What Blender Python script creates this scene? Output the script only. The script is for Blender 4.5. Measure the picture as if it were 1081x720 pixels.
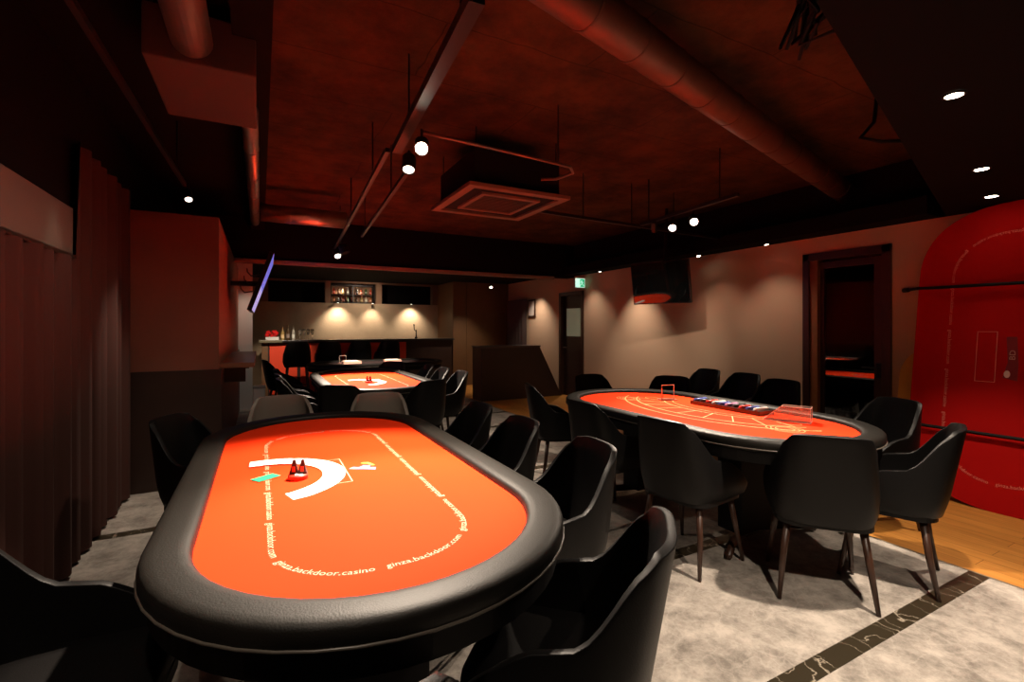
import bpy, bmesh, math, random
from mathutils import Vector, Matrix
random.seed(7)
PI = math.pi
R = math.radians
for o in list(bpy.data.objects): bpy.data.objects.remove(o)
sc = bpy.context.scene
C = sc.collection

# ---------------------------------------------------------------- camera
F, HZ, CH = 502.0, 345.0, 1.4
cam_d = bpy.data.cameras.new('camera'); cam = bpy.data.objects.new('camera', cam_d); C.objects.link(cam)
cam_d.sensor_width = 36; cam_d.lens = F/1081*36; cam_d.shift_y = -15/1081; cam_d.clip_start = .02
cam.location = (0, 0, CH); cam.rotation_euler = (R(90), 0, -R(27.874)); sc.camera = cam
# ---------------------------------------------------------------- world, exposure
w = bpy.data.worlds.new('world'); sc.world = w; w.use_nodes = True
w.node_tree.nodes['Background'].inputs[0].default_value = (.05, .02, .012, 1)
w.node_tree.nodes['Background'].inputs[1].default_value = .2
sc.view_settings.view_transform = 'Standard'; sc.view_settings.look = 'None'
sc.view_settings.exposure = 0.0; sc.view_settings.gamma = 1; sc.view_settings.use_curve_mapping = False
WARM = (1.0, .82, .645)
LIGHTS = {}
def spot(loc, target, power, size=60, blend=.5, col=WARM, rad=.03, name='spot_light'):
    d = bpy.data.lights.new(name, 'SPOT'); d.energy = power; d.spot_size = R(size); d.spot_blend = blend
    d.color = col; d.shadow_soft_size = rad
    o = bpy.data.objects.new(name, d); C.objects.link(o); o.location = loc
    o.rotation_euler = (Vector(target)-Vector(loc)).to_track_quat('-Z', 'Y').to_euler()
    return o
# table one
spot((.80, 2.55, 2.33), (.36, 2.15, .76), 520, 70, .6)
spot((.80, 2.84, 2.33), (.45, 1.6, .76), 420, 56, .7)
spot((.80, 2.70, 2.31), (.3, 2.9, .76), 36, 150, .6)  # added wide fill for the chairs round the table, no lamp of its own
# table three
spot((.95, 6.9, 2.33), (1.15, 5.9, .76), 1300, 62, .7)
# game table by the bar
spot((1.3, 7.5, 2.30), (1.75, 8.65, .76), 500, 44, .8)
# table two, three heads of the short track
spot((3.66, 3.15, 2.32), (2.95, 2.2, .76), 330, 74, .7)
spot((3.68, 3.45, 2.32), (2.85, 2.9, .76), 250, 74, .7)
spot((3.68, 3.72, 2.32), (5.5, 5.7, .6), 80, 62, .9)
# soffit downlights and wall washers
spot((2.64, .92, 2.38), (2.25, 1.1, 0), 330, 88, .7)
spot((4.03, 1.27, 2.38), (4.2, 1.5, 0), 130, 66, .8)
spot((4.94, 1.50, 2.38), (4.5, 1.5, 0), 10, 60, .9)
spot((1.45, .10, 2.38), (1.8, .5, 0), 200, 80, .8)
spot((4.85, 4.40, 2.36), (5.5, 4.3, .5), 14, 90, 1)
spot((4.95, 3.60, 2.36), (5.5, 3.5, .5), 17, 90, 1)
spot((4.95, 5.9, 2.36), (5.50, 5.9, .7), 75, 74, 1)
spot((5.1, 7.1, 2.36), (5.50, 7.1, .5), 24, 90, 1)
spot((5.10, 9.0, 2.30), (5.4, 9.1, 0), 60, 100, .9)
spot((4.3, 9.6, 2.3), (4.1, 10.3, .3), 60, 80, .9)
# left spots
spot((-.05, 8.4, 2.30), (-.2, 9.2, 1.2), 16, 70, .8)  # added unseen spot, only brightens the white wall stub
spot((-.5, 4.56, 2.35), (-.75, 4.2, 0), 90, 60, .9)
spot((-.80, 3.32, 2.42), (-.86, 3.45, 1.0), 7, 44, .7, col=(1, .92, .75))
spot((-.5, 1.6, 2.5), (-.75, 2.7, .0), 40, 60, .9)
spot((-.3, .6, 2.5), (-.05, 1.3, .7), 60, 60, .9)
spot((2.2, 5.2, 2.38), (2.3, 5.8, 0), 120, 90, .9)
spot((.4, 8.6, 2.38), (.35, 10.6, .85), 200, 34, .9)

# ---------------------------------------------------------------- materials
MATS = {}
def mat(name, col, rough=.6, metal=0, spec=.5, noise=0, nscale=8, bump=0, bscale=60, emit=None, estr=0, alpha=1, trans=0, coat=0, detail=4):
    if name in MATS: return MATS[name]
    m = bpy.data.materials.new(name); m.use_nodes = True; nt = m.node_tree; b = nt.nodes['Principled BSDF']
    b.inputs['Base Color'].default_value = (*col, 1); b.inputs['Roughness'].default_value = rough
    b.inputs['Metallic'].default_value = metal; b.inputs['Specular IOR Level'].default_value = spec
    b.inputs['Coat Weight'].default_value = coat; b.inputs['Transmission Weight'].default_value = trans
    if emit: b.inputs['Emission Color'].default_value = (*emit, 1); b.inputs['Emission Strength'].default_value = estr
    tc = nt.nodes.new('ShaderNodeTexCoord')
    n = nt.nodes.new('ShaderNodeTexNoise'); n.inputs['Scale'].default_value = nscale; n.inputs['Detail'].default_value = detail
    nt.links.new(tc.outputs['Object'], n.inputs['Vector'])
    if noise:
        mx = nt.nodes.new('ShaderNodeMix'); mx.data_type = 'RGBA'
        mx.inputs['A'].default_value = (*[c*(1-noise) for c in col], 1); mx.inputs['B'].default_value = (*[min(1, c*(1+noise)) for c in col], 1)
        nt.links.new(n.outputs['Fac'], mx.inputs['Factor']); nt.links.new(mx.outputs['Result'], b.inputs['Base Color'])
    if bump:
        n2 = nt.nodes.new('ShaderNodeTexNoise'); n2.inputs['Scale'].default_value = bscale; n2.inputs['Detail'].default_value = 5
        nt.links.new(tc.outputs['Object'], n2.inputs['Vector'])
        bp = nt.nodes.new('ShaderNodeBump'); bp.inputs['Strength'].default_value = bump; bp.inputs['Distance'].default_value = .01
        nt.links.new(n2.outputs['Fac'], bp.inputs['Height']); nt.links.new(bp.outputs['Normal'], b.inputs['Normal'])
    MATS[name] = m; return m
def nodes(m): return m.node_tree.nodes, m.node_tree.links, m.node_tree.nodes['Principled BSDF']

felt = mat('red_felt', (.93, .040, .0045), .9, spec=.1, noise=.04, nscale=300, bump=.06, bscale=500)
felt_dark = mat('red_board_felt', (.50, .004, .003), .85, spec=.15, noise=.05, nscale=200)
rail_m = mat('rail_leather', (.008, .0065, .005), .52, spec=.24, bump=.12, bscale=220)
black = mat('black_matte', (.008, .007, .007), .7, spec=.2)
leather = mat('chair_leather', (.0045, .004, .004), .46, spec=.22, bump=.08, bscale=260)
leather_lit = mat('chair_leather_lit', (.20, .165, .135), .5, spec=.4, bump=.08, bscale=260)  # the black chair leather with lamp light put into the colour
legw = mat('leg_dark_wood', (.045, .018, .010), .4, noise=.3, nscale=40)
cream = mat('cream_wall', (.60, .41, .28), .85, spec=.2, noise=.03, nscale=3, bump=.05, bscale=300)  # cream warmed in colour to stand in for missing bounce light
upper_black = mat('black_paint', (.006, .005, .005), .9, spec=.1)
browndoor = mat('door_dark_wood', (.045, .018, .011), .35, noise=.2, nscale=20)
jambwood = mat('door_jamb_wood', (.28, .10, .035), .5, noise=.2, nscale=20)
darkglass = mat('dark_glass', (.003, .003, .003), .03, spec=.6)
clear = mat('clear_acrylic', (1, .98, .95), .02, trans=1.0)
clear.node_tree.nodes['Principled BSDF'].inputs['IOR'].default_value = 1.15
glass = mat('bottle_glass', (.95, .92, .85), .03, trans=.9)
metal = mat('galvanised_metal', (.42, .36, .32), .38, metal=.9, noise=.2, nscale=12)
blkmetal = mat('black_metal', (.012, .010, .010), .4, metal=.3)
white = mat('white_plastic', (.75, .73, .70), .5)
ink = mat('white_print', (.88, .40, .26), .7)
ink_dim = mat('faded_print', (.80, .22, .16), .8)
brownwall = mat('brown_panel', (.16, .075, .028), .55, noise=.15, nscale=5)
colpaint = mat('column_paint', (.25, .085, .05), .7, noise=.08, nscale=4)
panel_dark = mat('wainscot', (.035, .015, .010), .45, noise=.2, nscale=6)
plaster = mat('bar_plaster', (.52, .38, .24), .85, noise=.12, nscale=6, bump=.3, bscale=30)
pure_red = mat('bar_red_panel', (.80, .055, .012), .6)
lens = mat('lamp_lens', (1, 1, 1), .3, emit=(1, .86, .68), estr=30)
lens_dim = mat('lamp_lens_dim', (1, 1, 1), .3, emit=(1, .88, .72), estr=6)
cardm = mat('card_white', (.88, .86, .82), .5)
green = mat('green_plastic', (.02, .32, .17), .5)
yellow = mat('mustard_board', (.72, .36, .04), .6, noise=.08, nscale=5)

# marble floor with dark strips across and a wooden border along the right wall
def floor_mat():
    m = mat('marble_floor', (.4, .36, .32), .42, spec=.4); N, L, b = nodes(m)
    tc = N.new('ShaderNodeTexCoord')
    n1 = N.new('ShaderNodeTexNoise'); n1.inputs['Scale'].default_value = 5; n1.inputs['Detail'].default_value = 12; n1.inputs['Roughness'].default_value = .78; n1.inputs['Distortion'].default_value = .15
    L.new(tc.outputs['Object'], n1.inputs['Vector'])
    cr = N.new('ShaderNodeValToRGB'); cr.color_ramp.elements[0].position = .38; cr.color_ramp.elements[0].color = (.20, .178, .155, 1)
    cr.color_ramp.elements[1].position = .62; cr.color_ramp.elements[1].color = (.53, .475, .42, 1)
    L.new(n1.outputs['Fac'], cr.inputs['Fac'])
    # pale veins
    nd = N.new('ShaderNodeTexNoise'); nd.inputs['Scale'].default_value = 4; nd.inputs['Detail'].default_value = 5; L.new(tc.outputs['Object'], nd.inputs['Vector'])
    ad = N.new('ShaderNodeVectorMath'); ad.operation = 'MULTIPLY_ADD'; ad.inputs[1].default_value = (.35, .35, 0)
    L.new(nd.outputs['Color'], ad.inputs[0]); L.new(tc.outputs['Object'], ad.inputs[2])
    v = N.new('ShaderNodeTexVoronoi'); v.feature = 'DISTANCE_TO_EDGE'; v.inputs['Scale'].default_value = 7
    L.new(ad.outputs[0], v.inputs['Vector'])
    vr = N.new('ShaderNodeValToRGB'); vr.color_ramp.elements[0].color = (1, 1, 1, 1); vr.color_ramp.elements[1].color = (0, 0, 0, 1); vr.color_ramp.elements[1].position = .05
    L.new(v.outputs['Distance'], vr.inputs['Fac'])
    mm = N.new('ShaderNodeMath'); mm.operation = 'MULTIPLY'; mm.inputs[1].default_value = .28; L.new(vr.outputs['Color'], mm.inputs[0])
    mx = N.new('ShaderNodeMix'); mx.data_type = 'RGBA'; L.new(mm.outputs[0], mx.inputs['Factor']); L.new(cr.outputs['Color'], mx.inputs['A']); mx.inputs['B'].default_value = (.58, .53, .47, 1)
    L.new(mx.outputs['Result'], b.inputs['Base Color'])
    return m
def strip_mat():
    m = mat('dark_marble', (.03, .02, .015), .3); N, L, b = nodes(m)
    tc = N.new('ShaderNodeTexCoord')
    mp = N.new('ShaderNodeMapping'); mp.inputs['Rotation'].default_value = (0, 0, .7); mp.inputs['Scale'].default_value = (1, .45, 1); L.new(tc.outputs['Object'], mp.inputs[0])
    v = N.new('ShaderNodeTexVoronoi'); v.feature = 'DISTANCE_TO_EDGE'; v.inputs['Scale'].default_value = 7; v.inputs['Randomness'].default_value = 1
    L.new(mp.outputs[0], v.inputs['Vector'])
    vr = N.new('ShaderNodeValToRGB'); vr.color_ramp.elements[0].color = (.42, .36, .28, 1); vr.color_ramp.elements[1].color = (.034, .026, .015, 1); vr.color_ramp.elements[1].position = .014
    nd = N.new('ShaderNodeTexNoise'); nd.inputs['Scale'].default_value = 5; nd.inputs['Detail'].default_value = 6; L.new(tc.outputs['Object'], nd.inputs['Vector'])
    ad = N.new('ShaderNodeVectorMath'); ad.operation = 'MULTIPLY_ADD'; ad.inputs[1].default_value = (.30, .30, 0); L.new(nd.outputs['Color'], ad.inputs[0]); L.new(mp.outputs[0], ad.inputs[2]); L.new(ad.outputs[0], v.inputs['Vector'])
    L.new(v.outputs['Distance'], vr.inputs['Fac']); L.new(vr.outputs['Color'], b.inputs['Base Color'])
    return m
def wood_mat():
    m = mat('oak_floor', (.4, .2, .06), .45); N, L, b = nodes(m)
    tc = N.new('ShaderNodeTexCoord'); mp = N.new('ShaderNodeMapping'); mp.inputs['Scale'].default_value = (9, .8, 1); L.new(tc.outputs['Object'], mp.inputs[0])
    n = N.new('ShaderNodeTexNoise'); n.inputs['Scale'].default_value = 3; n.inputs['Detail'].default_value = 6; L.new(mp.outputs[0], n.inputs['Vector'])
    cr = N.new('ShaderNodeValToRGB'); cr.color_ramp.elements[0].position = .3; cr.color_ramp.elements[0].color = (.50, .20, .035, 1); cr.color_ramp.elements[1].position = .7; cr.color_ramp.elements[1].color = (.66, .29, .06, 1)
    L.new(n.outputs['Fac'], cr.inputs['Fac'])
    bk = N.new('ShaderNodeTexBrick'); bk.inputs['Scale'].default_value = 1; bk.inputs['Brick Width'].default_value = 1.2; bk.inputs['Row Height'].default_value = .12; bk.inputs['Mortar Size'].default_value = .002
    bk.inputs['Color1'].default_value = (1, 1, 1, 1); bk.inputs['Color2'].default_value = (.88, .86, .82, 1); bk.inputs['Mortar'].default_value = (.4, .35, .3, 1)
    m2 = N.new('ShaderNodeMapping'); m2.inputs['Rotation'].default_value = (0, 0, PI/2); L.new(tc.outputs['Object'], m2.inputs[0]); L.new(m2.outputs[0], bk.inputs['Vector'])
    mx = N.new('ShaderNodeMix'); mx.data_type = 'RGBA'; mx.blend_type = 'MULTIPLY'; mx.inputs['Factor'].default_value = 1
    L.new(cr.outputs['Color'], mx.inputs['A']); L.new(bk.outputs['Color'], mx.inputs['B']); L.new(mx.outputs['Result'], b.inputs['Base Color'])
    return m
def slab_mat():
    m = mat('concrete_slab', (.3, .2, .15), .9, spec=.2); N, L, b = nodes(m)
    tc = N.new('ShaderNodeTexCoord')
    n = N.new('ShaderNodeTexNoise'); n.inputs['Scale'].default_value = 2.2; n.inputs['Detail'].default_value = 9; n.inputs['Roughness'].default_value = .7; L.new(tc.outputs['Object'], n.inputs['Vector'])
    cr = N.new('ShaderNodeValToRGB'); cr.color_ramp.elements[0].position = .34; cr.color_ramp.elements[0].color = (.028, .013, .007, 1); cr.color_ramp.elements[1].position = .62; cr.color_ramp.elements[1].color = (.10, .040, .014, 1)  # brown reddened to stand in for red light bounced off the felt
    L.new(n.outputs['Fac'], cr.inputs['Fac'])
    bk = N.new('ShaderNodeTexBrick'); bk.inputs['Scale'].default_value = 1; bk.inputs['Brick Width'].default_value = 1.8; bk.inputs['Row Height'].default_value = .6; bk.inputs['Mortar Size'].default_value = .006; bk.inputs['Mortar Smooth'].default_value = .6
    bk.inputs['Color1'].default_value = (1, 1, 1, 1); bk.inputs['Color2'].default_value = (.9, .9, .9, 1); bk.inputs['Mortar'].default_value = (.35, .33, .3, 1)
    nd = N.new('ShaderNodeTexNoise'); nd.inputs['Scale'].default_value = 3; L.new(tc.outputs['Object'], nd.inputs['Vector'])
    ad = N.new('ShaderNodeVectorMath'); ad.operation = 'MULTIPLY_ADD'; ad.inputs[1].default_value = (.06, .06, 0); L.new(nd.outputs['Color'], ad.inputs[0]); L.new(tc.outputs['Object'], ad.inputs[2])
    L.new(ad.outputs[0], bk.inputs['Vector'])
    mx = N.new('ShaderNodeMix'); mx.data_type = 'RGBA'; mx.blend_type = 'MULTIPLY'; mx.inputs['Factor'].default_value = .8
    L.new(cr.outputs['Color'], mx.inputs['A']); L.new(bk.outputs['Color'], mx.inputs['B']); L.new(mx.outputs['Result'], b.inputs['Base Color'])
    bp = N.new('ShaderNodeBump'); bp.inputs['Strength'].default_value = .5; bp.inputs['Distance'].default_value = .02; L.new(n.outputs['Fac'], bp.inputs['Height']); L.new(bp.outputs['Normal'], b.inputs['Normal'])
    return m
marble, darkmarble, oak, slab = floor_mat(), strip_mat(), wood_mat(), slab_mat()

# ---------------------------------------------------------------- helpers
def obj(name, bm, m, parent=None, smooth=False, loc=None):
    me = bpy.data.meshes.new(name); bmesh.ops.recalc_face_normals(bm, faces=bm.faces); bm.to_mesh(me); bm.free()
    if m: me.materials.append(m)
    if smooth:
        for p in me.polygons: p.use_smooth = True
    o = bpy.data.objects.new(name, me); C.objects.link(o)
    if parent: o.parent = parent
    if loc: o.location = loc
    return o
def tag(o, label, cat, group=None, kind=None):
    o['label'] = label; o['category'] = cat
    if group: o['group'] = group
    if kind: o['kind'] = kind
    return o
def thing(name, label, cat, loc=(0, 0, 0), rz=0, group=None):
    o = bpy.data.objects.new(name, None); o.empty_display_size = .1; C.objects.link(o); o.location = loc; o.rotation_euler = (0, 0, rz)
    return tag(o, label, cat, group)
def struct(name, bm, m, label=None, smooth=False, parent=None):
    o = obj(name, bm, m, parent, smooth)
    if not parent: o['kind'] = 'structure'
    return o
def box(bm, lo, hi, bevel=0):
    lo, hi = Vector(lo), Vector(hi); c = (lo+hi)/2; s = hi-lo
    r = bmesh.ops.create_cube(bm, size=1, matrix=Matrix.Translation(c) @ Matrix.Diagonal((*s, 1)))
    if bevel:
        es = list({e for v in r['verts'] for e in v.link_edges})
        bmesh.ops.bevel(bm, geom=es, offset=bevel, segments=2, affect='EDGES', profile=.6)
    return bm
def B(lo, hi, bevel=0): return box(bmesh.new(), lo, hi, bevel)
def tube(bm, pts, rad, n=10, caps=True, closed=False):
    pts = [Vector(p) for p in pts]; rs = rad if isinstance(rad, (list, tuple)) else [rad]*len(pts)
    rings = []; N = len(pts); up = None
    for i, p in enumerate(pts):
        a = pts[(i-1) % N] if closed or i > 0 else p; b = pts[(i+1) % N] if closed or i < N-1 else p
        d = (b-a).normalized()
        if up is None:
            up = Vector((0, 0, 1)) if abs(d.z) < .9 else Vector((1, 0, 0))
        s = d.cross(up).normalized(); u = s.cross(d).normalized(); up = u
        rings.append([bm.verts.new(p + rs[i]*(math.cos(2*PI*k/n)*s + math.sin(2*PI*k/n)*u)) for k in range(n)])
    for i in range(N if closed else N-1):
        A_, B_ = rings[i], rings[(i+1) % N]
        for k in range(n): bm.faces.new((A_[k], A_[(k+1) % n], B_[(k+1) % n], B_[k]))
    if caps and not closed:
        bm.faces.new(rings[0][::-1]); bm.faces.new(rings[-1])
    return bm
def T(pts, rad, n=10, **k): return tube(bmesh.new(), pts, rad, n, **k)
def lathe(bm, prof, c=(0, 0, 0), n=20):
    c = Vector(c); rings = []
    for r, z in prof: rings.append([bm.verts.new(c+Vector((max(r, 1e-4)*math.cos(2*PI*k/n), max(r, 1e-4)*math.sin(2*PI*k/n), z))) for k in range(n)])
    for i in range(len(rings)-1):
        for k in range(n): bm.faces.new((rings[i][k], rings[i][(k+1) % n], rings[i+1][(k+1) % n], rings[i+1][k]))
    bm.faces.new(rings[0][::-1]); bm.faces.new(rings[-1]); return bm
def racetrack(a, b, n=24, m=6, sup=2.0):
    """closed outline, half width a (x), half length b (y), round ends; CCW"""
    pts = []; k = b-a
    e = 2/sup
    def sgn(v, p): return math.copysign(abs(v)**p, v)
    for i in range(n+1):
        t = PI*i/n; pts.append((a*sgn(math.cos(t), e), k+a*sgn(math.sin(t), e)))
    for i in range(1, m): pts.append((-a, k-2*k*i/m))
    for i in range(n+1):
        t = PI+PI*i/n; pts.append((a*sgn(math.cos(t), e), -k+a*sgn(math.sin(t), e)))
    for i in range(1, m): pts.append((a, -k+2*k*i/m))
    return pts
def rrect(a, b, r, n=10, m=8):
    pts = []
    for (sx, sy, t0) in ((1, 1, 0), (-1, 1, PI/2), (-1, -1, PI), (1, -1, 3*PI/2)):
        cx, cy = sx*(a-r), sy*(b-r)
        for i in range(n+1):
            t = t0+PI/2*i/n; pts.append((cx+r*math.cos(t), cy+r*math.sin(t)))
    return pts
def prism(bm, pts, z0, z1, bev=0):
    lo = [bm.verts.new((x, y, z0)) for x, y in pts]; hi = [bm.verts.new((x, y, z1)) for x, y in pts]; n = len(pts)
    bm.faces.new(lo[::-1]); f = bm.faces.new(hi)
    for i in range(n): bm.faces.new((lo[i], lo[(i+1) % n], hi[(i+1) % n], hi[i]))
    if bev: bmesh.ops.bevel(bm, geom=list(f.edges), offset=bev, segments=3, affect='EDGES')
    return bm
def P(pts, z0, z1, bev=0): return prism(bmesh.new(), pts, z0, z1, bev)
def sweep(path, prof, n_out=None):
    """sweep profile [(offset outward, z)] round a closed ccw path"""
    bm = bmesh.new(); N = len(path); rings = []
    for i, (x, y) in enumerate(path):
        a, b = Vector(path[i-1]), Vector(path[(i+1) % N]); d = (b-a).normalized(); nrm = Vector((d.y, -d.x))
        rings.append([bm.verts.new((x+nrm.x*o, y+nrm.y*o, z)) for o, z in prof])
    M = len(prof)
    for i in range(N):
        for k in range(M): bm.faces.new((rings[i][k], rings[i][(k+1) % M], rings[(i+1) % N][(k+1) % M], rings[(i+1) % N][k]))
    return bm
def dup(root, loc, rz, label=None, group=None):
    r = root.copy(); C.objects.link(r); r.location = loc; r.rotation_euler = (0, 0, rz)
    if label: r['label'] = label
    if group: r['group'] = group
    for ch in list(root.children):
        c = ch.copy(); C.objects.link(c); c.parent = r
        for g in list(ch.children):
            d = g.copy(); C.objects.link(d); d.parent = c
    return r
def text_geo(s, size):
    cu = bpy.data.curves.new('lettering', 'FONT'); cu.body = s; cu.size = size; cu.resolution_u = 2
    o = bpy.data.objects.new('lettering', cu); C.objects.link(o)
    dg = bpy.context.evaluated_depsgraph_get(); me = bpy.data.meshes.new_from_object(o.evaluated_get(dg))
    vs = [tuple(v.co[:2]) for v in me.vertices]; fs = [tuple(p.vertices) for p in me.polygons]
    bpy.data.objects.remove(o); bpy.data.curves.remove(cu); bpy.data.meshes.remove(me)
    wd = max(v[0] for v in vs); return vs, fs, wd
def resample(path, closed=True):
    P_ = [Vector(p) for p in path]; 
    if closed: P_.append(P_[0])
    L_ = [0]
    for i in range(1, len(P_)): L_.append(L_[-1]+(P_[i]-P_[i-1]).length)
    def at(s):
        s = s % L_[-1]
        for i in range(1, len(L_)):
            if s <= L_[i]:
                t = (s-L_[i-1])/max(1e-9, L_[i]-L_[i-1]); d = (P_[i]-P_[i-1]).normalized()
                return P_[i-1].lerp(P_[i], t), d
        return P_[-1], d
    return at, L_[-1]
def text_ring(path, words, size, z, m, parent, start_pt):
    """lettering that runs round a closed outline, each phrase a part of its own, spread evenly"""
    at, total = resample(path); geos = [text_geo(wd, size) for wd in words]
    s0 = min((total*i/800 for i in range(800)), key=lambda q: (at(q)[0]-Vector(start_pt)).length)
    pair = sum(g[2] for g in geos); n = int(total/(pair+.06)); gap = (total-n*pair)/(n*len(words)); s_ = s0
    for k in range(n*len(words)):
        vs, fs, wd = geos[k % len(geos)]; bm = bmesh.new(); vv = []
        for x, y in vs:
            p, d = at(s_+x); nrm = Vector((-d.y, d.x)); q = p+nrm*(y-size*.35); vv.append(bm.verts.new((q.x, q.y, z)))
        for f in fs:
            try: bm.faces.new([vv[i] for i in f])
            except ValueError: pass
        obj('printed_phrase', bm, m, parent); s_ += wd+gap

# ---------------------------------------------------------------- room shell
FY0, FY1 = -2.5, 11.7
struct('floor', B((-1.1, FY0, -.1), (3.6, 12.0, 0)), marble)
struct('trim_1', B((3.6, FY0, -.1), (5.6, 12.0, .0005)), oak)['label'] = 'orange oak floor border along the right wall'
k = 0
for i in range(-3, 11):
    y = 1.142+.974*i
    struct('trim_%d' % (k+2), B((-1.0, y-.045, -.01), (3.595, y+.045, .0012)), darkmarble); k += 1
struct('trim_%d' % (k+2), B((3.59, FY0, -.01), (3.605, 11.5, .002)), mat('joint_metal', (.35, .28, .2), .4, metal=.6))
# ceiling: concrete slab, black part to the left
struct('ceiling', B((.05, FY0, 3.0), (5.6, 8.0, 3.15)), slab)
struct('ceiling_left', B((-1.2, FY0, 2.95), (.05, 8.0, 3.15)), upper_black)
struct('ceiling_back', B((-1.2, 8.0, 2.47), (5.6, 12.0, 3.15)), upper_black)
struct('trim_30', B((-.12, FY0, 2.80), (.05, 7.9, 2.999)), upper_black)
struct('trim_31', B((-1.05, 7.75, 2.37), (5.5, 8.0, 3.0)), upper_black)
struct('trim_32', B((-.4, 7.70, 2.31), (5.0, 7.80, 2.37), .01), mat('beam_edge', (.26, .19, .15), .6))
# dropped black soffit with a skewed edge at the right
bm = P([(-.9, .18), (1.6, .88), (5.484, 1.965), (5.484, -2.45), (-.9, -2.45)], 2.40, 2.99); struct('ceiling_right', bm, upper_black)
struct('trim_33', B((5.2, 2.0, 2.40), (5.484, 7.74, 2.56)), upper_black)
# right wall with door openings
D2, D1 = (2.40, 3.25), (7.44, 8.27)
bm = bmesh.new()
for y0, y1, z0, z1 in ((FY0, D2[0], 0, 3.0), (D2[0], D2[1], 2.22, 3.0), (D2[1], D1[0], 0, 3.0), (D1[0], D1[1], 2.1, 3.0), (D1[1], 12, 0, 3.0)):
    box(bm, (5.5, y0, z0), (5.65, y1, z1))
struct('wall_right', bm, cream)
struct('wall_right_upper', B((5.485, FY0, 2.40), (5.4995, 7.74, 3.0)), upper_black)
struct('wall_left', B((-1.2, FY0, 0), (-1.0, 12, 3.0)), upper_black)
struct('wall_front', B((-1.2, FY0-.15, 0), (5.65, FY0, 3.0)), panel_dark)
struct('wall_back', B((-1.2, 11.7, 0), (4.03, 11.85, 1.955)), plaster)
# upper part of the bar back wall: piers and niches
xs = [(-1.2, .15), (1.32, 1.44), (2.48, 2.61), (3.88, 4.03)]
bm = bmesh.new()
for a, b in xs: box(bm, (a, 11.7, 1.955), (b, 11.85, 2.43))
box(bm, (-1.2, 11.7, 2.43), (4.03, 11.85, 2.47)); struct('trim_34', bm, mat('pier_paint', (.30, .17, .10), .8))
struct('trim_35', B((-1.2, 12.1, 1.95), (4.03, 12.2, 2.47)), upper_black)
struct('trim_36', B((-1.2, 11.85, 1.9), (4.03, 12.1, 1.95)), upper_black)
bm = bmesh.new(); box(bm, (4.03, 10.6, 0), (5.5, 10.75, 2.47)); box(bm, (4.03, 10.75, 0), (4.15, 11.7, 2.47))
for x in (4.38, 5.42): box(bm, (x-.012, 10.585, 0), (x+.012, 10.6, 2.47))
struct('wall_back_panel', bm, brownwall)
# left column block
bm = B((-1.0, 5.0, 1.02), (-.33, 9.2, 2.38)); struct('wall_column_upper', bm, colpaint)
bm = B((-1.0, 4.985, 0), (-.31, 9.2, 1.02)); struct('wall_column_lower', bm, panel_dark)
struct('wall_stub', B((-1.0, 9.2, 0), (-.12, 9.3, 2.47)), white)
struct('baseboard_right', B((5.485, 3.34, 0), (5.5, 7.36, .07)), browndoor)

# ---------------------------------------------------------------- doors
def door_big():
    t = bpy.data.objects.new('door_1', None); C.objects.link(t); t['kind'] = 'structure'; t.location = (5.5, 2.82, 0)
    t['label'] = 'dark brown framed door with black glass beside the leaning red board'
    bm = bmesh.new()
    for lo, hi in (((-.03, -.43, 0), (.12, -.35, 2.22)), ((-.03, .36, 0), (.12, .43, 2.22)), ((-.03, -.43, 2.14), (.12, .43, 2.22))): box(bm, lo, hi, .004)
    obj('door_frame', bm, browndoor, t)
    obj('door_jamb', B((-.005, .28, 0), (.10, .36, 2.14)), jambwood, t)['label'] = 'lighter orange brown jamb'
    bm = bmesh.new()
    for lo, hi in (((.05, -.35, 0), (.09, -.25, 2.12)), ((.05, .24, 0), (.09, .28, 2.12)), ((.05, -.25, 2.05), (.09, .24, 2.12)), ((.05, -.25, 0), (.09, .24, .12))): box(bm, lo, hi, .003)
    leaf = obj('door_leaf', bm, browndoor, t)
    obj('pane', B((.062, -.25, .12), (.072, .24, 2.05)), mat('door_glass', (.75, .72, .70), .0, trans=1.0), leaf)
    bm = T([(.045, -.30, .98), (.0, -.30, .98), (.0, -.16, .98)], .009, 8); box(bm, (.042, -.325, .88), (.05, -.275, 1.03), .003)
    obj('door_handle', bm, blkmetal, leaf)
door_big()
def door_small():
    t = bpy.data.objects.new('door_2', None); C.objects.link(t); t['kind'] = 'structure'; t.location = (5.5, 7.855, 0)
    t['label'] = 'dark door with a lit glass upper pane under the exit sign'
    bm = bmesh.new()
    for lo, hi in (((-.03, -.415, 0), (.12, -.34, 2.1)), ((-.03, .34, 0), (.12, .415, 2.1)), ((-.03, -.415, 2.03), (.12, .415, 2.1))): box(bm, lo, hi, .004)
    obj('door_frame', bm, browndoor, t)
    bm = bmesh.new()
    for lo, hi in (((.05, -.34, 0), (.09, -.26, 2.03)), ((.05, .26, 0), (.09, .34, 2.03)), ((.05, -.26, 1.77), (.09, .26, 2.03)), ((.05, -.26, 0), (.09, .26, 1.21))): box(bm, lo, hi, .003)
    leaf = obj('door_leaf', bm, panel_dark, t)
    obj('pane', B((.064, -.26, 1.21), (.07, .26, 1.77)), mat('frosted_pane', (.30, .29, .20), .35, noise=.2, nscale=2, emit=(.30, .30, .19), estr=.22), leaf)['label'] = 'frosted glass pane with a lit room behind it'
    bm = T([(.05, .29, .98), (.0, .29, .98), (.0, .18, .98)], .008, 8); obj('door_handle', bm, metal, leaf)
door_small()

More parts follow.
